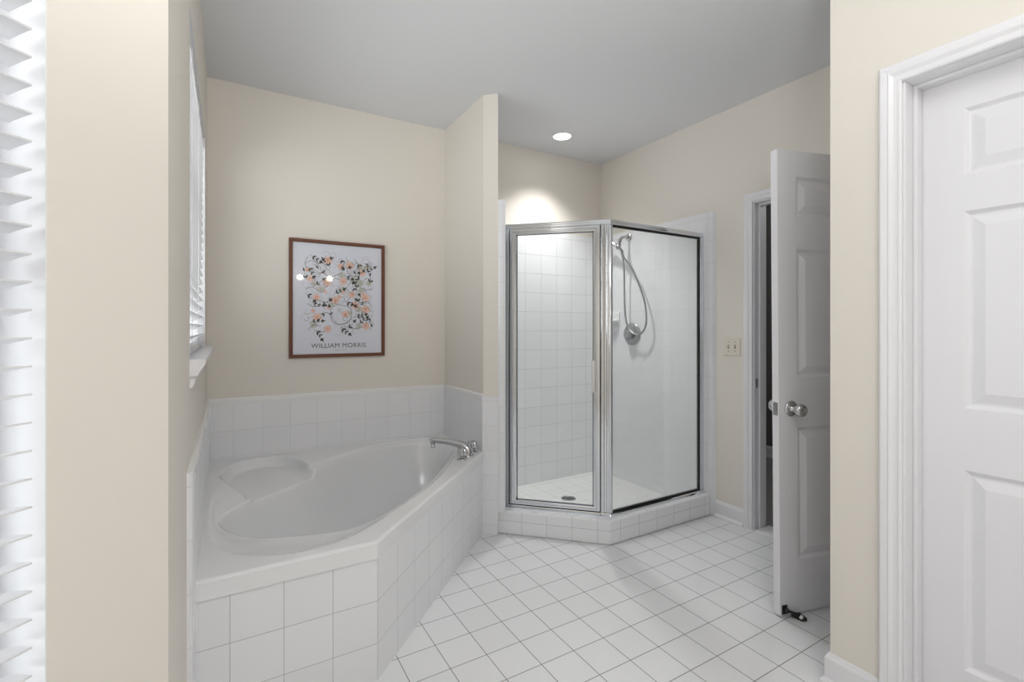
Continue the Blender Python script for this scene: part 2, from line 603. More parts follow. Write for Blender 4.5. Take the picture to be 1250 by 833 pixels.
# curb
CZ = 0.142
c0 = 3.977
mb = MB()
xc = c0 - 2.087
w = 0.135
iy = 2.087 + w
ixc = (c0 + w / SQ) - iy
mb.prism([(1.412, c0 - 1.412), (xc, 2.087), (XT, 2.087), (XT, iy), (ixc, iy), (1.4445, c0 + w / SQ - 1.4445), (1.412, c0 + w / SQ - 1.412)],
         0, CZ)
struct(mb.build('trim_12', M['tile_curb'], bevel=0.010, bevel_seg=3, uv=tile_uv((xc, 2.087, 0.0), off=-0.07)))
mb = MB()
mb.prism([(1.4445, c0 + w / SQ - 1.4445), (ixc, iy), (XT, iy), (XT, YB - 0.014), (1.4445, YB - 0.014)], 0.0, 0.014)
struct(mb.build('floor_shower', M['tile_pan'], uv=tile_uv((2.06, 2.70, 0))))


# ------------------------------------------------------------------ baseboards and door casings
BB = [(0, 0), (0.024, 0), (0.024, 0.008), (0.020, 0.016), (0.013, 0.020), (0.013, 0.088), (0.011, 0.094), (0.008, 0.098),
      (0.006, 0.105), (0, 0.107)]
mb = MB(); mb.extrude_profile(BB, (XR, 2.064, 0), (XR, 1.859, 0), out=(-1, 0, 0))
struct(mb.build('baseboard_right', M['trim']))
mb = MB()
rows = []
for o_, z_ in BB:
    rows += [(XP - o_, 0.7359, z_), (XP - o_, 0.8876 + o_, z_), (XR, 0.8876 + o_, z_)]
nb = len(BB)
fs = []
for i in range(nb):
    j = (i + 1) % nb
    for c in range(2):
        fs.append((i * 3 + c, i * 3 + c + 1, j * 3 + c + 1, j * 3 + c))
mb.add(rows, fs, False)
struct(mb.build('baseboard_near_right', M['trim']))
mb = MB(); mb.extrude_profile(BB, (bay_end.x, bay_end.y, 0), (BAY_O.x, BAY_O.y, 0), out=BAY_N)
mb.extrude_profile(BB, (XL, BAY_O.y, 0), (XL, 1.61, 0), out=(1, 0, 0))
struct(mb.build('baseboard_left', M['trim']))
mb = MB(); mb.extrude_profile(BB, (4.5, 0.6, 0), (4.5, 2.95, 0), out=(-1, 0, 0))
struct(mb.build('baseboard_hall', M['trim']))

CAS = [(0, 0), (0, 0.010), (0.004, 0.0135), (0.008, 0.0135), (0.010, 0.011), (0.020, 0.012), (0.027, 0.0165), (0.031, 0.0185),
       (0.034, 0.0165), (0.046, 0.0185), (0.052, 0.0185), (0.0565, 0.015), (0.0575, 0.0)]


def casing(name, X, y0, y1, h, out_x, prof=CAS):
    mb = MB()
    rows = []
    for wv, t in prof:
        rows.append([(X + out_x * t, y0 - wv, 0), (X + out_x * t, y0 - wv, h + wv), (X + out_x * t, y1 + wv, h + wv), (X + out_x * t, y1 + wv, 0)])
    vs = [q for r in rows for q in r]
    fs = []
    for i in range(len(rows) - 1):
        for k in range(3):
            fs.append((i * 4 + k, i * 4 + k + 1, (i + 1) * 4 + k + 1, (i + 1) * 4 + k))
    mb.add(vs, fs, False)
    return struct(mb.build(name, M['trim']))


casing('trim_13', XR, D1[0] + 0.012, 1.8015, 2.0255, -1)
casing('trim_14', XP, D2[0] - 0.004, D2[1] + 0.004, 2.022, -1, [(a * 1.04, b) for a, b in CAS])


def jamb(name, X0, X1, y0, y1, h, stop0, stop1):
    mb = MB()
    t = 0.018
    mb.box(X0, X1, y1 - 0.0, y1 + t, 0, h)
    mb.box(X0, X1, y0 - t, y0, 0, h)
    mb.box(X0, X1, y0 - t, y1 + t, h, h + t)
    mb.box(stop0, stop1, y1 - 0.011, y1, 0, h)
    mb.box(stop0, stop1, y0, y0 + 0.011, 0, h)
    mb.box(stop0, stop1, y0 + 0.011, y1 - 0.011, h - 0.011, h)
    return struct(mb.build(name, M['trim'], bevel=0.0015, bevel_seg=1))


j1 = jamb('trim_15', XR + 0.0005, XR + 0.1245, D1[0] + 0.018, 1.795, 2.018, XR + 0.042, XR + 0.078)
mb = MB()
mb.box(XR + 0.012, XR + 0.034, 1.7925, 1.7952, 0.905 - 0.028, 0.905 + 0.028)
mb.box(XR + 0.017, XR + 0.029, 1.7920, 1.7926, 0.905 - 0.012, 0.905 + 0.012)
mb.build('strike_plate', M['steel'], j1, bevel=0.0008, bevel_seg=1)
mb = MB(); mb.box(XR - 0.01, XR + 0.135, D1[0] + 0.02, D1[1] - 0.004, -0.003, 0.006)
struct(mb.build('trim_16', M['trim'], bevel=0.003))


# ------------------------------------------------------------------ six-panel doors
def panel_face(mb, W, Hh, panels, y, outward):
    """moulded face in the x-z plane at y; the panels are rects (x0,x1,z0,z1); outward is +1/-1 along y"""
    xs = sorted({0, W} | {q for p_ in panels for q in p_[:2]})
    zs = sorted({0, Hh} | {q for p_ in panels for q in p_[2:]})
    for i in range(len(xs) - 1):
        for j in range(len(zs) - 1):
            a, b, c, d = xs[i], xs[i + 1], zs[j], zs[j + 1]
            cx, cz = (a + b) / 2, (c + d) / 2
            if any(p_[0] < cx < p_[1] and p_[2] < cz < p_[3] for p_ in panels):
                continue
            mb.add([(a, y, c), (b, y, c), (b, y, d), (a, y, d)], [(0, 1, 2, 3)], False)
    rings = [(0, 0), (0.003, -0.002), (0.010, -0.0085), (0.014, -0.010), (0.020, -0.0095), (0.046, -0.0015), (0.048, -0.001)]
    for (a, b, c, d) in panels:
        vs = []
        for ins, dep in rings:
            yy = y + outward * dep
            vs += [(a + ins, yy, c + ins), (b - ins, yy, c + ins), (b - ins, yy, d - ins), (a + ins, yy, d - ins)]
        fs = []
        for k in range(len(rings) - 1):
            for q in range(4):
                q2 = (q + 1) % 4
                fs.append((k * 4 + q, k * 4 + q2, (k + 1) * 4 + q2, (k + 1) * 4 + q))
        n = len(rings) - 1
        fs.append((n * 4, n * 4 + 1, n * 4 + 2, n * 4 + 3))
        mb.add(vs, fs, False)


def door_mesh(W, Hh, T, panels):
    mb = MB()
    panel_face(mb, W, Hh, panels, 0.0, 1)
    panel_face(mb, W, Hh, panels, -T, -1)
    # rim
    mb.add([(0, 0, 0), (W, 0, 0), (W, -T, 0), (0, -T, 0)], [(0, 1, 2, 3)], False)
    mb.add([(0, 0, Hh), (W, 0, Hh), (W, -T, Hh), (0, -T, Hh)], [(0, 1, 2, 3)], False)
    mb.add([(0, 0, 0), (0, -T, 0), (0, -T, Hh), (0, 0, Hh)], [(0, 1, 2, 3)], False)
    mb.add([(W, 0, 0), (W, -T, 0), (W, -T, Hh), (W, 0, Hh)], [(0, 1, 2, 3)], False)
    return mb


# the open leaf, hinged at the near side of the right doorway
DW, DH = 0.775, 2.004
pw0, pw1, pw2, pw3 = 0.100, 0.340, 0.433, DW - 0.100
pans = []
for (a, b) in ((pw0, pw1), (pw2, pw3)):
    pans += [(a, b, 0.228, 0.802), (a, b, 1.020, 1.580), (a, b, 1.722, 1.893)]
d1 = door_mesh(DW, DH, 0.035, pans).build('door_1', M['door'], None, weld=True)
d1.location = (2.793, 0.992, 0.018)
d1.rotation_euler = (0, 0.0085, R(165))
struct(d1)
mb = MB()
kx, kz = DW - 0.063, 0.888
rose = [(0.0, 0.0), (0.033, 0.0), (0.034, 0.003), (0.031, 0.008), (0.022, 0.012), (0.012, 0.014), (0.011, 0.030),
        (0.014, 0.034), (0.023, 0.039), (0.0275, 0.048), (0.0275, 0.056), (0.024, 0.064), (0.016, 0.068), (0.0125, 0.068), (0.011, 0.065), (0.004, 0.065)]
mb.lathe(rose, (kx, 0.0, kz), (0, 1, 0), 40)
o = mb.build('door_knob', M['chrome'], d1, local=True)
tag(o, 'round chrome privacy knob')
mb = MB()
mb.lathe(rose, (kx, -0.035, kz), (0, -1, 0), 40)
mb.build('door_knob', M['chrome'], d1, local=True)
mb = MB()
mb.box(DW - 0.001, DW + 0.0015, -0.030, -0.005, kz - 0.029, kz + 0.029)
mb.box(DW + 0.001, DW + 0.008, -0.024, -0.011, kz - 0.008, kz + 0.010)
mb.build('latch_plate', M['steel'], d1, local=True, bevel=0.001, bevel_seg=1)
# flip-down door stop at the foot of the leaf
mb = MB()
mb.box(DW - 0.036, DW - 0.008, 0.0, 0.004, 0.004, 0.044)
mb.lathe([(0.009, 0), (0.0105, 0.003), (0.0105, 0.013), (0.008, 0.016)], (DW - 0.022, 0.004, 0.026), (0, 1, 0), 18)
mb.tube([(DW - 0.022, 0.012, 0.026), (DW - 0.045, 0.020, 0.018), (DW - 0.070, 0.034, 0.008)], [0.0065, 0.006, 0.0075], 10)
mb.prism([(DW - 0.052, 0.004), (DW - 0.070, 0.046), (DW - 0.092, 0.050), (DW - 0.098, 0.006)], -0.010, 0.004)
ds = mb.build('door_stop', M['rubber'], d1, local=True, bevel=0.0015, bevel_seg=1)
tag(ds, 'black flip-down door stop')
mb = MB()
mb.lathe([(0.006, 0), (0.0085, 0.003), (0.0085, 0.010), (0.005, 0.013)], (DW - 0.068, 0.034, 0.008), (-0.55, 0.70, -0.5), 16)
tag(mb.build('rubber_tip', M['white_rubber'], ds, local=False) if False else mb.build('rubber_tip', M['white_rubber'], ds, local=True), 'white rubber tip')
for hz in (0.22, 1.02, 1.80):
    mb = MB()
    mb.tube([(0.0, 0.006, hz - 0.045), (0.0, 0.006, hz + 0.045)], 0.006, 12)
    mb.box(0.0, 0.03, -0.0005, 0.002, hz - 0.044, hz + 0.044)
    mb.build('hinge', M['steel'], d1, local=True)

# the closed door in the near right wall, set back in its jamb
W2d = D2[1] - D2[0] - 0.012
a0, a1, a2, a3 = 0.108, 0.336, 0.419, W2d - 0.108
pans = []
for (a, b) in ((a0, a1), (a2, a3)):
    pans += [(a, b, 0.202, 0.808), (a, b, 0.995, 1.592), (a, b, 1.700, 1.904)]
d2 = door_mesh(W2d, 2.008, 0.035, pans).build('door_2', M['door'], None, weld=True)
d2.location = (1.921, D2[1] - 0.006, 0.010)
d2.rotation_euler = (0, 0, R(-90))                     # local +x runs towards the camera side, local +y into +X
d2.scale = (1, 1, 1)
struct(d2)
# local +y would face away from the room: shift so that the far face is the room face
d2.location.x = 1.921 + 0.035
jamb('trim_17', XP + 0.0005, XP + 0.1195 + 0.04, D2[0] + 0.000, D2[1] - 0.002, 2.020, XP + 0.055, 1.9195)


# ------------------------------------------------------------------ windows and blinds
def wall_frame(origin, u):
    """empty-free frame: local x = u along wall, local y = into the room"""
    n = Vector((-u.y, u.x, 0))
    return Matrix(((u.x, n.x, 0, origin.x), (u.y, n.y, 0, origin.y), (0, 0, 1, 0), (0, 0, 0, 1)))


F1 = wall_frame(BAY_O, BAY_U)
F2 = wall_frame(Vector((XL, YB, 0)), Vector((0, -1, 0)))


def window(name, F, o, depth=0.150, sash_y=-0.125, rails=(0.5,), stiles=(0.5,)):
    u0, u1, z0, z1 = o
    mb = MB()
    t = 0.0018
    y0, y1 = -depth, 0.0
    mb.box(u0, u0 + t, y0, y1, z0, z1, F)
    mb.box(u1 - t, u1, y0, y1, z0, z1, F)
    mb.box(u0, u1, y0, y1, z0, z0 + t, F)
    mb.box(u0, u1, y0, y1, z1 - t, z1, F)
    s = 0.045
    a, b, c, d = u0 + t, u1 - t, z0 + t, z1 - t
    ya, yb = sash_y - 0.018, sash_y + 0.018
    mb.box(a, a + s, ya, yb, c, d, F); mb.box(b - s, b, ya, yb, c, d, F)
    mb.box(a + s, b - s, ya, yb, c, c + s, F); mb.box(a + s, b - s, ya, yb, d - s, d, F)
    for r_ in rails:
        zc = c + (d - c) * r_
        mb.box(a + s, b - s, ya, yb, zc - 0.018, zc + 0.018, F)
    fr = struct(mb.build(name, M['trim']))
    mb = MB()
    mb.box(a + s * 0.6, b - s * 0.6, sash_y - 0.003, sash_y + 0.003, c + s * 0.6, d - s * 0.6, F)
    mb.build('window_pane', M['glass_window'], fr)
    return fr


window('window_1', F1, W1)
w2 = window('window_2', F2, W2)


def blind(name, F, u, o, label, u0, u1, pitch, tilt, yc, z_bot, z_top, slat_w=0.05, cords=(0.12, 0.5, 0.88)):
    org = F @ Vector((u0, yc, z_bot))
    root = thing(name, org, label, 'blind', math.atan2(u.y, u.x))
    Wd = u1 - u0
    # one slat profile: gently crowned, room edge raised by the tilt
    zt = z_top - z_bot
    mb = MB()
    mb.box(0, Wd, -0.026, 0.024, zt - 0.045, zt)
    mb.build('headrail', M['blind'], root, local=True, bevel=0.002, bevel_seg=1)
    mb = MB()
    mb.box(0, Wd, -0.025, 0.025, 0.004, 0.020)
    mb.build('bottom_rail', M['blind'], root, local=True, bevel=0.003)
    proto = None
    n = int((zt - 0.075) / pitch)
    for i in range(n):
        z = 0.045 + i * pitch
        if proto is None:
            sb = MB()
            pr = []
            for k in range(5):
                q = -slat_w / 2 + slat_w * k / 4
                pr.append((q, 0.0007 * (1 - (2 * q / slat_w) ** 2) + 0.0014))
            for k in range(4, -1, -1):
                q = -slat_w / 2 + slat_w * k / 4
                pr.append((q, 0.0007 * (1 - (2 * q / slat_w) ** 2) - 0.0014))
            c_, s_ = math.cos(tilt), math.sin(tilt)
            pr = [(a * c_ - b * s_, a * s_ + b * c_) for a, b in pr]
            sb.extrude_profile(pr, (0, 0, 0), (Wd, 0, 0), out=(0, 1, 0))
            proto = sb.build('slat', M['blind'], root, local=True)
            proto.location = (0, 0, z)
        else:
            s2 = proto.copy()
            COL.objects.link(s2)
            s2.parent = root
            s2.location = (0, 0, z)
    for cf in cords:
        mb = MB()
        for yy in (-0.027, 0.027):
            mb.tube([(Wd * cf, yy, 0.01), (Wd * cf, yy, zt - 0.04)], 0.0011, 6)
        mb.build('ladder_cord', M['cord'], root, local=True)
    return root


blind('window_blind', F1, BAY_U, W1, 'tall white slatted blind, slats open, in the near window at the left edge', 0.2087, 1.146,
      0.0416, R(9.5), -0.031, 0.478, 2.238)
blind('window_blind', F2, Vector((0, -1, 0)), W2, 'white slatted blind in the narrow-looking window above the bathtub', W2[0] + 0.013, W2[1] - 0.013,
      0.042, R(28), -0.029, 1.163, 2.208)
# stool and apron under the tub window
mb = MB()
ya, yb = YB - W2[0] + 0.05, YB - W2[1] - 0.012
mb.extrude_profile([(-0.02, 0), (-0.02, -0.028), (0, -0.050), (0.020, -0.050), (0.024, -0.040), (0.030, -0.030), (0.037, -0.020), (0.041, -0.013), (0.041, 0), ],
                   (XL, ya, W2[2] + 0.004), (XL, yb, W2[2] + 0.004), out=(1, 0, 0))
mb.extrude_profile([(0, -0.050), (0.014, -0.050), (0.012, -0.072), (0.007, -0.085), (0, -0.087)],
                   (XL, ya - 0.01, W2[2] + 0.004), (XL, yb + 0.012, W2[2] + 0.004), out=(1, 0, 0))
mb.build('window_sill', M['trim'], w2)

# ------------------------------------------------------------------ corner bathtub
ZR = 0.495
tub = thing('bathtub', (0.6, 2.5, 0), 'white five-sided corner bathtub with oval basin behind a tiled apron', 'bathtub')
P1 = Vector((0.457, 1.703))
P2 = Vector((1.335, 2.598))
dl = (P2 - P1).normalized()
nin = Vector((-dl.y, dl.x))
gx0, gx1, gy0, gy1 = XL + 0.017, 1.335, 1.703, YB - 0.011
step = 0.0075
nx, ny = int((gx1 - gx0) / step) + 1, int((gy1 - gy0) / step) + 1
bm = bmesh.new()
vg = [[bm.verts.new((gx0 + (gx1 - gx0) * i / nx, gy0 + (gy1 - gy0) * j / ny, 0)) for j in range(ny + 1)] for i in range(nx + 1)]
for i in range(nx):
    for j in range(ny):
        bm.faces.new((vg[i][j], vg[i + 1][j], vg[i + 1][j + 1], vg[i][j + 1]))
bmesh.ops.bisect_plane(bm, geom=bm.verts[:] + bm.edges[:] + bm.faces[:], dist=1e-6,
                       plane_co=(P1.x, P1.y, 0), plane_no=(-nin.x, -nin.y, 0), clear_outer=True)
B = spline([Vector(q) for q in ((-.025, 2.315), (.005, 2.209), (.084, 2.116), (.189, 2.062), (.326, 2.019), (.445, 2.010), (.603, 2.095), (.794, 2.244),
                                (.958, 2.412), (1.146, 2.653), (1.225, 2.80), (1.255, 2.95), (1.225, 3.06), (1.11, 3.12), (.95, 3.11),
                                (.80, 3.06), (.63, 2.972), (.505, 2.872), (.383, 2.765), (.281, 2.672), (.169, 2.583), (.066, 2.47), (.003, 2.39))], 6, True)
O = spline([Vector(q) for q in ((-.05, 2.57), (-.055, 2.354), (-.052, 2.15), (-.040, 1.976), (.006, 1.868), (.112, 1.785), (.223, 1.758), (.35, 1.778),
                                (.475, 1.85), (.60, 1.968), (.79, 2.138), (.962, 2.335), (1.172, 2.635), (1.253, 2.79), (1.285, 2.95), (1.25, 3.085),
                                (1.12, 3.15), (.94, 3.14), (.785, 3.09), (.625, 3.012), (.485, 2.928), (.37, 2.838), (.265, 2.75), (.16, 2.70),
                                (.06, 2.76), (-.015, 2.77))], 6, True)
SE = spline([Vector(q) for q in ((-.03, 2.86), (-.015, 2.96), (.025, 3.06), (.10, 3.125), (.205, 3.14), (.30, 3.105), (.352, 3.0), (.39, 2.84),
                                 (.44, 2.72), (.34, 2.60), (.20, 2.50), (.085, 2.49), (.045, 2.60), (.0, 2.74))], 6, True)


def sdist(poly, X, Y):
    """distance to the closed polygon and inside flag"""
    P = np.array([(q.x, q.y) for q in poly])
    Q = np.roll(P, -1, axis=0)
    best = np.full(X.shape, 1e9)
    ins = np.zeros(X.shape, bool)
    for (ax, ay), (bx, by) in zip(P, Q):
        dx, dy = bx - ax, by - ay
        L2 = dx * dx + dy * dy + 1e-12
        t = np.clip(((X - ax) * dx + (Y - ay) * dy) / L2, 0, 1)
        d = np.hypot(X - ax - t * dx, Y - ay - t * dy)
        best = np.minimum(best, d)
        cond = (ay > Y) != (by > Y)
        xi = ax + (Y - ay) * dx / (dy if abs(dy) > 1e-12 else 1e-12)
        ins ^= cond & (X < xi)
    return best, ins


bm.verts.ensure_lookup_table()
VX = np.array([v.co.x for v in bm.verts]); VY = np.array([v.co.y for v in bm.verts])
dB, inB = sdist(B, VX, VY)
dO, inO = sdist(O, VX, VY)
dS, inS = sdist(SE, VX, VY)
sm = lambda t: t * t * (3 - 2 * t)
Z = np.full(VX.shape, ZR)
t = dO / (dO + dB + 1e-9)
DR = 0.014 + 0.042 * np.clip((2.70 - VY) / 0.6, 0, 1)
zb = ZR - DR
Z = np.where(inO & ~inB, ZR - DR * (1 - (1 - np.clip(t, 0, 1)) ** 1.9), Z)
f = 1 - np.clip(1 - dB / 0.235, 0, 1) ** 2.6
Z = np.where(inB, zb - 0.36 * f, Z)
zs_ = ZR - 0.050 * (1 - (1 - np.clip(dS / 0.040, 0, 1)) ** 2.0)
Z = np.where(inS, np.minimum(Z, zs_), Z)
de = np.minimum(VY - gy0, (VX - P1.x) * nin.x + (VY - P1.y) * nin.y)
rr = 0.007
dd = np.clip(rr - de, 0, rr)
Z = np.where(de < rr, Z - (rr - np.sqrt(np.maximum(rr * rr - dd * dd, 0))), Z)
for v, z in zip(bm.verts, Z):
    v.co.z = z
# the lip turned down along the two open sides
edge_v = [v for v, d_ in zip(bm.verts[:], de) if d_ < 1e-4]
for f_ in bm.faces:
    f_.smooth = True
evs = set(edge_v)
be = [e_ for e_ in bm.edges if e_.is_boundary and all(v in evs for v in e_.verts)]
for e_ in be:
    e_.smooth = False
ret = bmesh.ops.extrude_edge_only(bm, edges=be)
nv = [g for g in ret['geom'] if isinstance(g, bmesh.types.BMVert)]
for v in nv:
    v.co.z = 0.434
nvs = set(nv)
ne = [g for g in ret['geom'] if isinstance(g, bmesh.types.BMEdge) and all(q in nvs for q in g.verts)]
for e_ in ne:
    e_.smooth = False
ret = bmesh.ops.extrude_edge_only(bm, edges=ne)
for v in [g for g in ret['geom'] if isinstance(g, bmesh.types.BMVert)]:
    v.co.x += nin.x * 0.02; v.co.y += nin.y * 0.02 + 0.004
bmesh.ops.recalc_face_normals(bm, faces=bm.faces)
up_f = max(bm.faces, key=lambda q: q.calc_area())
if sum(q.normal.z for q in bm.faces) < 0:
    bmesh.ops.reverse_faces(bm, faces=bm.faces)
for v in bm.verts:
    v.co -= Vector((0.6, 2.5, 0))
me = bpy.data.meshes.new('basin')
bm.to_mesh(me); bm.free()
me.materials.append(M['acrylic'])
basin = bpy.data.objects.new('basin', me)
COL.objects.link(basin); basin.parent = tub
tag(basin, 'glossy white acrylic rim and basin')

mb = MB()
q0 = P1 + nin * 0.006
A = [(gx0, 1.709), (0.4605, 1.709), (1.335, 2.6065), (1.335, 2.655), (0.44, 1.745), (gx0, 1.745)]
mb.prism(A, 0, 0.434)
ap = mb.build('tiled_apron', M['tile_apron'], tub, uv=tile_uv((0.4605, 1.709, 0.434 - 3 * 0.151)))
tag(ap, 'white square-tiled apron')
mb = MB()
mb.lathe([(0.0, 0.0), (0.030, 0.0), (0.031, 0.003), (0.026, 0.006), (0.0, 0.007)], (0.98, 2.83, 0.083), (0, 0, 1), 24)
mb.build('drain', M['chrome'], tub)

# deck faucet on the tub rim
fx = Vector((1.222, 2.578, ZR))
fau = thing('bathtub_faucet', fx, 'chrome two-handle faucet on the tub rim beside the partition', 'faucet')
sp = Vector((-SQ, SQ, 0))
sp = Vector((-0.76, 0.65, 0)).normalized()
mb = MB()
pts = [fx + Vector((0, 0, 0.0)), fx + Vector((0, 0, 0.012)), fx + Vector((0, 0, 0.030)), fx + sp * 0.012 + Vector((0, 0, 0.047)),
       fx + sp * 0.045 + Vector((0, 0, 0.062)), fx + sp * 0.10 + Vector((0, 0, 0.074)), fx + sp * 0.16 + Vector((0, 0, 0.080)),
       fx + sp * 0.205 + Vector((0, 0, 0.081)), fx + sp * 0.226 + Vector((0, 0, 0.076))]
pts = spline(pts, 5)
n = len(pts)
rad = [0.033 - 0.0155 * sm(min(1.0, i / (n - 1) * 1.25)) for i in range(n)]
mb.tube(pts, rad, 20)
mb.lathe([(0.0, 0.0), (0.040, 0.0), (0.040, 0.004), (0.037, 0.008), (0.033, 0.012)], fx, (0, 0, 1), 28)
mb.build('spout', M['chrome'], fau)
mb = MB()
tip = fx + sp * 0.212 + Vector((0, 0, 0.074))
mb.lathe([(0.0105, 0), (0.0115, 0.024), (0.0135, 0.025), (0.0135, 0.036), (0.010, 0.037)], tip, (0, 0, -1), 20)
mb.build('aerator', M['chrome'], fau)
mb = MB()
mb.tube([fx + Vector((0, 0, 0.045)) - sp * 0.012, fx + Vector((0, 0, 0.075)) - sp * 0.012], 0.004, 10)
mb.lathe([(0.007, 0), (0.009, 0.004), (0.009, 0.010), (0.006, 0.013)], fx + Vector((0, 0, 0.073)) - sp * 0.012, (0, 0, 1), 14)
mb.build('diverter_knob', M['chrome'], fau)
for s_ in (-1, 1):
    hc = fx + Vector((SQ, SQ, 0)) * 0.088 * s_
    hm = MB()
    hm.lathe([(0.0, 0.0), (0.031, 0.0), (0.032, 0.004), (0.027, 0.008), (0.016, 0.011), (0.012, 0.016), (0.012, 0.022)], hc, (0, 0, 1), 28)
    hd = hm.build('handle_base', M['chrome'], fau)
    hm = MB()
    prof = [(0.010, 0.018), (0.022, 0.022), (0.0275, 0.030), (0.0265, 0.052), (0.022, 0.062), (0.014, 0.066), (0.001, 0.067)]
    SG = 60
    vs_, fs_ = [], []
    for rp, hp_ in prof:
        for k in range(SG):
            a_ = 2 * math.pi * k / SG
            rr_ = rp * (1 + (0.13 * math.cos(6 * a_) if 0.015 < rp else 0))
            vs_.append(hc + Vector((rr_ * math.cos(a_), rr_ * math.sin(a_), hp_)))
    for i in range(len(prof) - 1):
        for k in range(SG):
            k2 = (k + 1) % SG
            fs_.append((i * SG + k, i * SG + k2, (i + 1) * SG + k2, (i + 1) * SG + k))
    hm.add(vs_, fs_, True)
    o = hm.build('handle', M['chrome'], fau)
    hm = MB()
    hm.lathe([(0.0, 0.0), (0.011, 0.0), (0.010, 0.003), (0.0, 0.004)], hc + Vector((0, 0, 0.066)), (0, 0, 1), 18)
    hm.build('cap', M['steel'], o)

# ------------------------------------------------------------------ shower enclosure
E0 = Vector((1.4455, 2.649, 0))
EC = Vector((1.9445, 2.150, 0))
Ld = (EC - E0).length
FD = Matrix(((SQ, SQ, 0, E0.x), (-SQ, SQ, 0, E0.y), (0, 0, 1, 0), (0, 0, 0, 1)))       # x along the door line, y into the shower
FP = Matrix(((1, 0, 0, EC.x), (0, 1, 0, EC.y), (0, 0, 1, 0), (0, 0, 0, 1)))
Lp = XT - EC.x
enc = thing('shower_enclosure', (1.90, 2.20, CZ), 'silver framed corner shower enclosure with a slanted glass door, on the tiled curb', 'shower')
HT, HB = 1.889, 1.857
mb = MB()
HPROF = [(0.022, 0), (0.022, 0.026), (0.016, 0.032), (-0.004, 0.032), (-0.010, 0.026), (-0.010, 0.018), (-0.014, 0.014), (-0.014, 0.004), (-0.010, 0)]


def sweep2(mb, prof, z):
    """profile along door line then panel line, mitred at the corner"""
    n1 = Vector((SQ, SQ, 0)); n2 = Vector((0, 1, 0))
    mit = (n1 + n2) / (1 + n1.dot(n2))
    rows = []
    for o_, zz in prof:
        rows.append([E0 + n1 * o_ + Vector((0, 0, z + zz)), EC + mit * o_ + Vector((0, 0, z + zz)), Vector((XT, EC.y, 0)) + n2 * o_ + Vector((0, 0, z + zz))])
    # keep the first end inside the tile line
    k = len(prof)
    vs = [q for r in rows for q in r]
    fs = []
    for i in range(k):
        j = (i + 1) % k
        for c in range(2):
            fs.append((i * 3 + c, i * 3 + c + 1, j * 3 + c + 1, j * 3 + c))
    fs.append(tuple(i * 3 for i in range(k))[::-1]); fs.append(tuple(i * 3 + 2 for i in range(k)))
    mb.add(vs, fs, False)


sweep2(mb, HPROF, HB)
mb.build('header_rail', M['alu'], enc)
mb = MB()
sweep2(mb, [(-0.030, 0.0), (-0.030, 0.004), (-0.018, 0.009), (-0.016, 0.016), (0.012, 0.016), (0.014, 0.020), (0.024, 0.020), (0.026, 0.0)], CZ)
mb.build('sill_rail', M['alu'], enc)
z0, z1 = CZ + 0.016, HB
mb = MB()
mb.box(0.0, 0.028, -0.014, 0.022, z0, z1, FD)
mb.box(0.028, 0.066, -0.010, 0.018, z0, z1, FD)
mb.box(0.066, 0.093, -0.015, 0.018, z0, z1, FD)
mb.build('wall_jamb', M['alu'], enc, bevel=0.0025, bevel_seg=2)
mb = MB()  # dark strips put in for the shade in the grooves between frame pieces
mb.box(-0.002, 0.002, -0.018, 0.012, z0, z1 - 0.002, FD)
mb.box(0.0655, 0.0685, -0.0165, 0.012, z0, z1 - 0.002, FD)
mb.box(0.0925, 0.0960, -0.0155, 0.012, z0, z1 - 0.002, FD)
mb.box(0.6522, 0.6552, -0.0155, 0.012, z0, z1 - 0.002, FD)
tag(mb.build('gap_shade_strip', M['gasket'], enc), 'dark strips painted in as gap shade')
mb = MB()
mb.box(Lp - 0.017, Lp, -0.013, 0.020, z0, z1, FP)
mb.box(Lp - 0.030, Lp - 0.017, -0.009, 0.016, z0, z1, FP)
mb.build('wall_jamb', M['alu'], enc, bevel=0.002, bevel_seg=2)
mb = MB()
mb.box(0.655, 0.672, -0.016, 0.020, z0, z1, FD)
mb.box(0.672, 0.688, -0.011, 0.020, z0, z1, FD)
mb.box(0.688, 0.702, -0.016, 0.018, z0, z1, FD)
mb.box(-0.004, 0.010, -0.014, 0.020, z0, z1, FP)
mb.tube([(EC.x - 0.001, EC.y - 0.004, z0), (EC.x - 0.001, EC.y - 0.004, z1)], 0.012, 16)
mb.build('corner_post', M['alu'], enc, bevel=0.0025, bevel_seg=2)
# fixed panel
mb = MB()
mb.box(0.010, Lp - 0.030, 0.002, 0.008, z0, z1, FP)
tag(mb.build('fixed_glass_panel', M['glass_panel'], enc), 'fixed clear glass panel with water haze')
mb = MB()
g = 0.0075
mb.box(0.010, Lp - 0.030, -0.004, 0.012, z0 + 0.001, z0 + g, FP)
mb.box(0.010, Lp - 0.030, -0.004, 0.012, z1 - g - 0.004, z1 - 0.001, FP)
mb.box(Lp - 0.030 - g - 0.003, Lp - 0.030, -0.004, 0.012, z0 + g, z1 - g - 0.004, FP)
tag(mb.build('gasket', M['gasket'], enc), 'black rubber gasket')
# door
a, b = 0.0955, 0.6525
dz0, dz1 = CZ + 0.020, HB - 0.002
mb = MB()
st = 0.047
gz0, gz1 = dz0 + 0.026, dz1 - 0.036


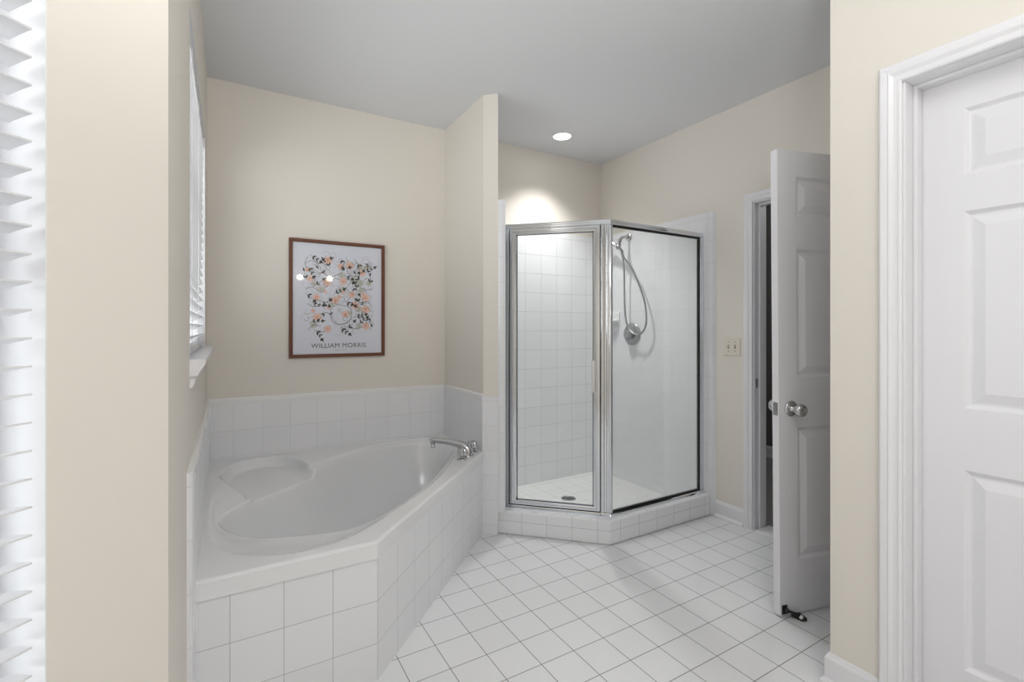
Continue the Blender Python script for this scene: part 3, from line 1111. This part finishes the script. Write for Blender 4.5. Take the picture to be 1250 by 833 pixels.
def frame_rect(mb, x0, x1, zz0, zz1, wl, wr, wb, wt, prof, F):
    """mitred rectangular frame: prof list of (fraction across from outside, depth y)"""
    rows = []
    for fr_, y_ in prof:
        rows.append([F @ Vector((x0 + wl * fr_, y_, zz0 + wb * fr_)), F @ Vector((x1 - wr * fr_, y_, zz0 + wb * fr_)),
                     F @ Vector((x1 - wr * fr_, y_, zz1 - wt * fr_)), F @ Vector((x0 + wl * fr_, y_, zz1 - wt * fr_))])
    k = len(prof)
    vs = [q for r in rows for q in r]
    fs = []
    for i in range(k):
        j = (i + 1) % k
        for c in range(4):
            c2 = (c + 1) % 4
            fs.append((i * 4 + c, i * 4 + c2, j * 4 + c2, j * 4 + c))
    mb.add(vs, fs, False)


frame_rect(mb, a, b, dz0, dz1, st, 0.044, 0.028, 0.036,
           [(0, 0.016), (0, -0.012), (0.10, -0.017), (0.42, -0.017), (0.50, -0.013), (0.62, -0.013), (0.70, -0.016), (0.92, -0.014), (1.0, -0.006), (1.0, 0.016)], FD)
door = mb.build('door', M['alu'], enc)
mb = MB()
mb.box(a + st - 0.004, b - 0.040, 0.002, 0.008, gz0 - 0.004, gz1 + 0.004, FD)
tag(mb.build('glass_pane', M['glass_door'], door), 'clear glass')
mb = MB()
frame_rect(mb, a + st - 0.002, b - 0.042, dz0 + 0.026, dz1 - 0.034, 0.0045, 0.0045, 0.004, 0.004, [(0, 0.001), (0, -0.006), (1, -0.006), (1, 0.001)], FD)
mb.build('seal', M['gasket'], door)
mb = MB()
mb.box(b - 0.050, b - 0.030, -0.040, -0.034, 0.866, 1.056, FD)
mb.box(b - 0.046, b - 0.034, -0.036, -0.012, 0.885, 0.905, FD)
mb.box(b - 0.046, b - 0.034, -0.036, -0.012, 1.015, 1.035, FD)
mb.build('handle', M['alu'], door, bevel=0.002, bevel_seg=2)

# ------------------------------------------------------------------ fittings on the shower wall
shw = thing('handheld_shower', (XT, 2.838, 1.971), 'chrome handheld shower on its arm with a looped grey hose, behind the glass', 'shower head')
mb = MB()
mb.lathe([(0.0, 0.0), (0.031, 0.0), (0.032, 0.003), (0.027, 0.010), (0.014, 0.014)], (XT, 2.838, 1.971), (-1, 0, 0), 28)
mb.build('escutcheon', M['chrome'], shw)
mb = MB()
arm = spline([(XT, 2.838, 1.971), (2.735, 2.840, 1.972), (2.700, 2.842, 1.962), (2.672, 2.844, 1.938)], 6)
mb.tube(arm, 0.0105, 16)
mb.build('shower_arm', M['chrome'], shw)
mb = MB()
bj = Vector((2.672, 2.844, 1.938))
mb.lathe([(0.014, 0), (0.017, 0.003), (0.017, 0.020), (0.013, 0.024)], bj + Vector((0.005, 0, 0.008)), Vector((-0.35, -0.12, -1)), 12, flat=True)
mb.lathe([(0.012, 0.0), (0.018, 0.008), (0.019, 0.018), (0.012, 0.028)], bj + Vector((-0.006, -0.002, -0.016)), Vector((-0.35, -0.12, -1)), 18)
mb.tube([(2.660, 2.838, 1.902), (2.655, 2.842, 1.868)], [0.022, 0.016], 16)
mb.build('bracket', M['steel'], shw)
mb = MB()
hp = spline([(2.664, 2.800, 1.838), (2.660, 2.836, 1.874), (2.650, 2.890, 1.917), (2.640, 2.945, 1.958), (2.630, 2.975, 1.980)], 6)
mb.tube(hp, [0.013 + 0.004 * i / (len(hp) - 1) for i in range(len(hp))], 16)
hd_c = Vector((2.632, 2.985, 1.988))
mb.lathe([(0.012, -0.018), (0.034, -0.010), (0.042, 0.002), (0.042, 0.012), (0.038, 0.016), (0.0, 0.016)], hd_c, Vector((-0.62, -0.25, -0.62)), 28)
mb.build('handset', M['chrome'], shw)
hose_pts = [(2.664, 2.800, 1.838), (2.675, 2.790, 1.79), (2.700, 2.737, 1.708), (2.712, 2.672, 1.575), (2.716, 2.618, 1.435), (2.714, 2.600, 1.312), (2.712, 2.618, 1.238),
            (2.708, 2.668, 1.196), (2.702, 2.729, 1.206), (2.703, 2.781, 1.250), (2.710, 2.817, 1.334), (2.714, 2.830, 1.445),
            (2.712, 2.832, 1.607), (2.700, 2.826, 1.760), (2.680, 2.834, 1.850), (2.662, 2.841, 1.885)]
mb = MB()
hs = spline(hose_pts, 14)
mb.tube(hs, [0.0072 + (0.0006 if i % 2 else -0.0006) for i in range(len(hs))], 10)
mb.build('hose', M['hose'], shw)

val = thing('shower_valve', (XT, 2.802, 1.198), 'round chrome shower valve with a clear knob on the tiled wall', 'shower valve')
mb = MB()
mb.lathe([(0.0, 0.0), (0.088, 0.0), (0.089, 0.004), (0.084, 0.010), (0.060, 0.016), (0.040, 0.020), (0.026, 0.022), (0.024, 0.030), (0.0, 0.030)], (XT, 2.802, 1.198), (-1, 0, 0), 44)
mb.build('escutcheon', M['steel'], val)
mb = MB()
mb.lathe([(0.018, 0.026), (0.034, 0.032), (0.038, 0.042), (0.036, 0.060), (0.028, 0.068), (0.0, 0.070)], (XT, 2.802, 1.190), (-1, 0, 0), 10, flat=True)
tag(mb.build('knob', M['knob_clear'], val, bevel=0.002), 'faceted clear knob')

sd_ = thing('soap_dish', (XT, 2.995, 1.264), 'white ceramic soap dish fixed to the shower wall near the corner post', 'soap dish')
mb = MB()
mb.box(XT - 0.010, XT, 2.940, 3.052, 1.262, 1.374)
mb.build('back_plate', M['ceramic'], sd_, bevel=0.004, bevel_seg=2)
mb = MB()
ring = []
outer, inner = [], []
for k in range(25):
    aa = math.pi * k / 24
    yy = 2.996 + 0.050 * math.cos(aa); xx = XT - 0.009 - 0.060 * math.sin(aa) ** 0.7
    outer.append((xx, yy))
    inner.append((XT - 0.009 - 0.052 * math.sin(aa) ** 0.7, 2.996 + 0.043 * math.cos(aa)))
n = len(outer)
vs = [(x, y, 1.290) for x, y in outer] + [(x, y, 1.318) for x, y in outer] + [(x, y, 1.318) for x, y in inner] + [(x, y, 1.300) for x, y in inner] + [(XT - 0.02, 2.996, 1.284), (XT - 0.02, 2.996, 1.299)]
fs = []
for i in range(n - 1):
    for rr_ in range(3):
        fs.append((rr_ * n + i, rr_ * n + i + 1, (rr_ + 1) * n + i + 1, (rr_ + 1) * n + i))
    fs.append((i, i + 1, 4 * n)); fs.append((3 * n + i, 3 * n + i + 1, 4 * n + 1))
mb.add(vs, fs, True)
mb.build('tray', M['ceramic'], sd_)

drn = thing('shower_drain', (2.128, 2.790, 0.014), 'round perforated metal drain in the white shower floor', 'drain')
mb = MB()
mb.lathe([(0.0, 0.0), (0.054, 0.0), (0.054, 0.002), (0.050, 0.004), (0.046, 0.004), (0.045, 0.002), (0.0, 0.002)], (2.128, 2.790, 0.014), (0, 0, 1), 40)
mb.build('drain_rim', M['steel'], drn)
mb = MB()
for i in range(-5, 6):
    for j in range(-5, 6):
        px, py = i * 0.0085 + (0.004 if j % 2 else 0), j * 0.0076
        if px * px + py * py < 0.041 ** 2:
            mb.lathe([(0.0, 0.0), (0.0027, 0.0), (0.0027, 0.0004)], (2.128 + px, 2.790 + py, 0.0163), (0, 0, 1), 8, flat=True)
mb.build('drain_hole', M['gasket'], drn)

# ------------------------------------------------------------------ ceiling downlight
rl = thing('recessed_light', (2.135, 2.875, CEIL), 'lit round recessed ceiling light above the shower', 'ceiling light')
mb = MB()
prof = [(0.062, 0.004), (0.064, -0.004), (0.074, -0.006), (0.080, -0.003), (0.081, 0.0)]
mb.lathe([(0.062, 0.0005), (0.063, -0.005), (0.074, -0.007), (0.080, -0.004), (0.081, 0.0005)], (2.135, 2.875, CEIL), (0, 0, 1), 44)
mb.f.pop(); mb.mi.pop(); mb.sm.pop(); mb.f.pop(); mb.mi.pop(); mb.sm.pop()
mb.build('trim_ring', M['ceramic'], rl)
mb = MB()
mb.lathe([(0.0, -0.0035), (0.040, -0.0035), (0.063, -0.0015)], (2.135, 2.875, CEIL), (0, 0, 1), 40)
mb.f.pop(); mb.mi.pop(); mb.sm.pop()
tag(mb.build('lens', M['lens'], rl), 'glowing white lens')

# ------------------------------------------------------------------ vanity light (shows in the picture glass)
vl = thing('vanity_light', (1.14, -1.40, 1.98), 'white bar with lit globe bulbs, mirrored in the picture glass', 'vanity light')
mb = MB()
mb.box(0.55, 1.55, -1.40, -1.375, 1.92, 2.06)
mb.build('backplate', M['trim'], vl, bevel=0.004)
for bx in (0.93, 1.345):
    mb = MB()
    mb.lathe([(0.030, 0.0), (0.030, 0.020), (0.022, 0.028)], (bx, -1.375, 1.99), (0, 1, 0), 24)
    sk = mb.build('socket', M['chrome'], vl)
    mb = MB()
    r_ = 0.045
    mb.lathe([(max(0.0, r_ * math.sin(math.pi * k / 16)), -r_ * math.cos(math.pi * k / 16)) for k in range(1, 16)], (bx, -1.29, 1.99), (0, 1, 0), 28)
    mb.build('globe_bulb', M['bulb'], vl)

# ------------------------------------------------------------------ light switch
sw = thing('light_switch', (XR, 1.946, 1.127), 'almond double light switch on the cream wall beside the open door', 'light switch')
mb = MB()
mb.box(XR - 0.006, XR, 1.946 - 0.0585, 1.946 + 0.0585, 1.127 - 0.057, 1.127 + 0.057)
mb.build('switch_plate', M['plate'], sw, bevel=0.0025, bevel_seg=2)
for dy in (0.023, -0.023):
    mb = MB()
    mb.box(XR - 0.0066, XR - 0.0058, 1.946 + dy - 0.005, 1.946 + dy + 0.005, 1.115, 1.139)
    mb.build('toggle_slot', M['slot'], sw)
    mb = MB()
    mb.extrude_profile([(0.0, -0.006), (0.012, 0.004), (0.011, 0.009), (0.0, 0.006)], (XR - 0.006, 1.946 + dy - 0.004, 1.128), (XR - 0.006, 1.946 + dy + 0.004, 1.128), out=(-1, 0, 0))
    mb.build('toggle', M['plate'], sw)
    for dz in (-0.030, 0.030):
        mb = MB()
        mb.lathe([(0.0, 0.0), (0.0032, 0.0), (0.003, 0.001), (0.0, 0.0012)], (XR - 0.006, 1.946 + dy, 1.127 + dz), (-1, 0, 0), 12)
        mb.build('screw', M['slot'], sw)

# ------------------------------------------------------------------ framed floral print
PX0, PX1, PZ0, PZ1 = 0.326, 0.908, 1.063, 1.796
pic = thing('framed_print', ((PX0 + PX1) / 2, YB, PZ0), 'brown wood framed floral print hanging on the cream wall above the bathtub', 'picture')
mb = MB()
fw = 0.021
FPIC = Matrix.Translation((0, YB, 0))
frame_rect(mb, PX0, PX1, PZ0, PZ1, fw, fw, fw, fw, [(0, 0.0), (0, -0.020), (0.08, -0.022), (0.85, -0.022), (1.0, -0.018), (1.0, 0.0)], FPIC)
mb.build('frame', M['wood'], pic)
yp = YB - 0.010
mb = MB()
mb.box(PX0 + fw * 0.8, PX1 - fw * 0.8, yp, YB - 0.002, PZ0 + fw * 0.8, PZ1 - fw * 0.8)
paper = mb.build('print_sheet', M['paper'], pic)
mb = MB()
mb.box(PX0 + fw * 0.9, PX1 - fw * 0.9, YB - 0.0155, YB - 0.0135, PZ0 + fw * 0.9, PZ1 - fw * 0.9)
mb.build('picture_glass', M['glass_print'], pic)

# vines, leaves and blossoms inside x .405-.835, z 1.20-1.72
rng = random.Random(11)
art = MB()
AX0, AX1, AZ0, AZ1 = 0.408, 0.842, 1.205, 1.715
layer = [0]


def ly():
    layer[0] += 1
    return yp - 0.0003 - 0.0000015 * layer[0]


def ribbon(pts, w, mi):
    y = ly()
    art.cur = mi
    pts = [Vector((a, b)) for a, b in pts]
    vs = []
    for i, q in enumerate(pts):
        t_ = (pts[min(i + 1, len(pts) - 1)] - pts[max(i - 1, 0)])
        if t_.length < 1e-9:
            t_ = Vector((1, 0))
        t_.normalize()
        nn = Vector((-t_.y, t_.x))
        ww = w * (0.45 + 0.55 * math.sin(math.pi * min(1, (i + 1) / len(pts))))
        for s in (-1, 1):
            c = q + nn * ww * s
            vs.append((c.x, y, c.y))
    art.add(vs, [(2 * i, 2 * i + 1, 2 * i + 3, 2 * i + 2) for i in range(len(pts) - 1)], False)


def leaf(x, z, ang, L, w, mi):
    y = ly()
    art.cur = mi
    ca, sa = math.cos(ang), math.sin(ang)
    up, dn = [], []
    for k in range(8):
        t_ = k / 7
        hw = w * math.sin(math.pi * t_ ** 0.8)
        up.append((x + ca * L * t_ - sa * hw, z + sa * L * t_ + ca * hw))
        dn.append((x + ca * L * t_ + sa * hw, z + sa * L * t_ - ca * hw))
    ring_ = up + dn[::-1][1:-1]
    art.add([(a_, y, b_) for a_, b_ in ring_], [tuple(range(len(ring_)))], False)


def blossom(x, z, r, ang, fill, line):
    y = ly()
    for k in range(5):
        a_ = ang + 2 * math.pi * k / 5
        y = ly()
        art.cur = fill
        cx_, cz_ = x + math.cos(a_) * r * 0.55, z + math.sin(a_) * r * 0.55
        rg = [(cx_ + r * 0.52 * math.cos(2 * math.pi * q / 14), y, cz_ + r * 0.46 * math.sin(2 * math.pi * q / 14)) for q in range(14)]
        art.add(rg, [tuple(range(14))], False)
    for k in range(5):
        a_ = ang + 2 * math.pi * k / 5
        cx_, cz_ = x + math.cos(a_) * r * 0.55, z + math.sin(a_) * r * 0.55
        pts_ = [(cx_ + r * 0.52 * math.cos(a_ - 1.9 + 3.8 * q / 12), cz_ + r * 0.48 * math.sin(a_ - 1.9 + 3.8 * q / 12)) for q in range(13)]
        ribbon(pts_, 0.0006, line)
        leaf(x, z, a_ + 0.3, r * 0.75, r * 0.10, line)


def spray(x, z, ang, L, n_, mi, bend=0.0, Ls=0.030):
    pts_ = []
    for k in range(9):
        t_ = k / 8
        aa_ = ang + bend * t_
        pts_.append((x + math.cos(aa_) * L * t_, z + math.sin(aa_) * L * t_))
    ribbon(pts_, 0.0010, 1)
    for k in range(n_):
        t_ = 0.30 + 0.70 * k / max(1, n_ - 1)
        aa_ = ang + bend * t_
        qx, qz = x + math.cos(aa_) * L * t_, z + math.sin(aa_) * L * t_
        s = Ls * rng.uniform(0.75, 1.1) * (1.0 - 0.25 * t_)
        leaf(qx, qz, aa_ + 0.75, s, s * 0.19, mi)
        leaf(qx, qz, aa_ - 0.75, s, s * 0.19, mi)
    leaf(pts_[-1][0], pts_[-1][1], ang + bend, Ls, Ls * 0.19, mi)


def curl(x, z, r, a0_, turns, w, mi):
    pts_ = []
    for k in range(28):
        t_ = k / 27
        rr_ = r * (1 - 0.55 * t_)
        aa_ = a0_ + turns * 2 * math.pi * t_
        pts_.append((x + rr_ * math.cos(aa_), z + rr_ * math.sin(aa_)))
    ribbon(pts_, w, mi)


AW, AH = AX1 - AX0, AZ1 - AZ0
pt = lambda u_, v_: (AX0 + AW * u_, AZ0 + AH * v_)
# fine background scrolls
for k in range(110):
    x, z = pt(rng.uniform(0.02, 0.98), rng.uniform(0.02, 0.98))
    curl(x, z, rng.uniform(0.012, 0.036), rng.uniform(0, 6.28), rng.choice((-1, 1)) * rng.uniform(0.4, 1.1), 0.0008, 2)
# pale blossoms
for k in range(16):
    x, z = pt(rng.uniform(0.06, 0.94), rng.uniform(0.05, 0.95))
    blossom(x, z, rng.uniform(0.016, 0.023), rng.uniform(0, 6), 5, 2)
# main vines
for line in (((0.02, .86), (.10, .90), (.22, .88), (.34, .93), (.42, .97)), ((.58, .98), (.62, .88), (.60, .80), (.68, .74), (.80, .76), (.86, .88)),
             ((.98, .60), (.90, .57), (.78, .60), (.66, .66), (.52, .52), (.46, .60)), ((.02, .55), (.12, .58), (.24, .52), (.30, .60)),
             ((.05, .20), (.18, .24), (.33, .27), (.40, .16), (.52, .12), (.66, .20), (.78, .28)), ((.36, .30), (.42, .36), (.58, .36), (.66, .30), (.62, .16), (.46, .14), (.37, .24)),
             ((.20, .02), (.30, .05), (.36, .12)), ((.50, .08), (.58, .10), (.70, .07), (.86, .10), (.97, .05)), ((.10, .70), (.24, .76), (.36, .72), (.52, .78), (.56, .90)),
             ((.70, .44), (.76, .40), (.90, .42), (.96, .34)), ((.16, .44), (.28, .40), (.40, .44)), ((.95, .10), (.93, .2), (.98, .26)),
             ((.06, .95), (.02, .88), (.05, .80), (.14, .80)), ((.30, .98), (.28, .86), (.36, .78)), ((.70, .96), (.76, .86), (.70, .80)), ((.96, .92), (.90, .82), (.95, .72)),
             ((.22, .66), (.34, .64), (.44, .70), (.56, .64)), ((.04, .38), (.14, .34), (.24, .36), (.30, .30)), ((.60, .58), (.64, .48), (.58, .40)), ((.82, .66), (.88, .72), (.98, .68)),
             ((.74, .26), (.84, .20), (.90, .26)), ((.06, .06), (.14, .12), (.24, .10))):
    ribbon([tuple(q) for q in spline([Vector((*pt(*c), 0)).xy for c in line], 9)], 0.0013, 1)
# peach blossoms
for (u_, v_) in ((.33, .91), (.64, .88), (.82, .79), (.10, .67), (.33, .64), (.56, .67), (.19, .47), (.44, .42), (.68, .51), (.87, .47), (.88, .31),
                 (.57, .24), (.20, .20), (.87, .10), (.50, .86), (.72, .36), (.34, .08)):
    x, z = pt(u_ + rng.uniform(-.02, .02), v_ + rng.uniform(-.015, .015))
    blossom(x, z, rng.uniform(0.019, 0.026), rng.uniform(0, 6), 3, 4)
for k in range(9):
    x, z = pt(rng.uniform(0.05, 0.95), rng.uniform(0.05, 0.95))
    blossom(x, z, rng.uniform(0.009, 0.013), rng.uniform(0, 6), 3, 4)
# dark leafy sprays
for (u_, v_, a_, n_) in ((.08, .97, -0.5, 3), (.04, .83, -0.6, 3), (.36, .82, 1.9, 2), (.51, .96, -1.2, 1), (.48, .80, 0.6, 2), (.74, .92, -0.9, 2), (.86, .78, 0.9, 3),
                         (.14, .60, 0.6, 2), (.40, .50, 0.6, 3), (.30, .74, 2.2, 1), (.74, .56, 1.5, 3), (.10, .40, -0.6, 3), (.56, .42, -0.6, 3), (.68, .62, -1.3, 2),
                         (.08, .15, 0.4, 3), (.14, .06, -0.5, 3), (.70, .22, 0.1, 3), (.76, .12, 0.9, 3), (.50, .10, -0.9, 3), (.86, .36, 2.4, 2), (.64, .34, 0.9, 2),
                         (.05, .66, 2.0, 1), (.90, .24, -1.5, 1), (.30, .28, 3.9, 1), (.92, .64, 1.2, 1), (.22, .90, 0.3, 2), (.56, .74, -0.3, 2), (.24, .34, 0.7, 2),
                         (.02, .50, -0.4, 2), (.40, .22, 2.2, 2), (.60, .06, 0.8, 2), (.94, .92, 3.6, 2), (.80, .68, 2.6, 1)):
    x, z = pt(u_, v_)
    spray(x, z, a_, 0.050 + 0.006 * n_, n_, 0, rng.uniform(-.5, .5), 0.027)
for k in range(34):
    x, z = pt(rng.uniform(0.02, 0.98), rng.uniform(0.03, 0.97))
    curl(x, z, rng.uniform(0.010, 0.022), rng.uniform(0, 6.28), rng.choice((-1, 1)) * 0.7, 0.0010, 1)
ao = art.build('floral_artwork', [M['ink_dark'], M['ink_vine'], M['ink_fine'], M['ink_peach'], M['ink_coral'], M['ink_sage']], pic)
tag(ao, 'scrolling vines with dark leaves and peach blossoms')


def lettering(text, name, x0, x1, z0, parent, material, y):
    cu = bpy.data.curves.new(name, 'FONT')
    cu.body = text
    cu.size = 0.05
    cu.space_character = 1.06
    tmp = bpy.data.objects.new(name, cu)
    COL.objects.link(tmp)
    dg = bpy.context.evaluated_depsgraph_get()
    me_ = bpy.data.meshes.new_from_object(tmp.evaluated_get(dg))
    bpy.data.objects.remove(tmp)
    xs = [v.co.x for v in me_.vertices]
    sc_ = (x1 - x0) / (max(xs) - min(xs))
    mx_ = min(xs)
    inv = world_matrix(parent).inverted()
    for v in me_.vertices:
        v.co = inv @ Vector((x0 + (v.co.x - mx_) * sc_, y, z0 + v.co.y * sc_))
    me_.materials.clear()
    me_.materials.append(material)
    ob = bpy.data.objects.new(name, me_)
    COL.objects.link(ob)
    ob.parent = parent
    return ob


lettering('WILLIAM MORRIS', 'lettering', 0.452, 0.786, 1.122, pic, M['ink_text'], yp - 0.0006)
mb = MB()
for k in range(17):                                   # the tiny illegible line under the title
    if k in (9,):
        continue
    mb.box(0.578 + k * 0.0052, 0.578 + k * 0.0052 + 0.0034, yp - 0.0006, yp - 0.0004, 1.103, 1.1065)
mb.build('small_print', M['ink_fine'], pic)
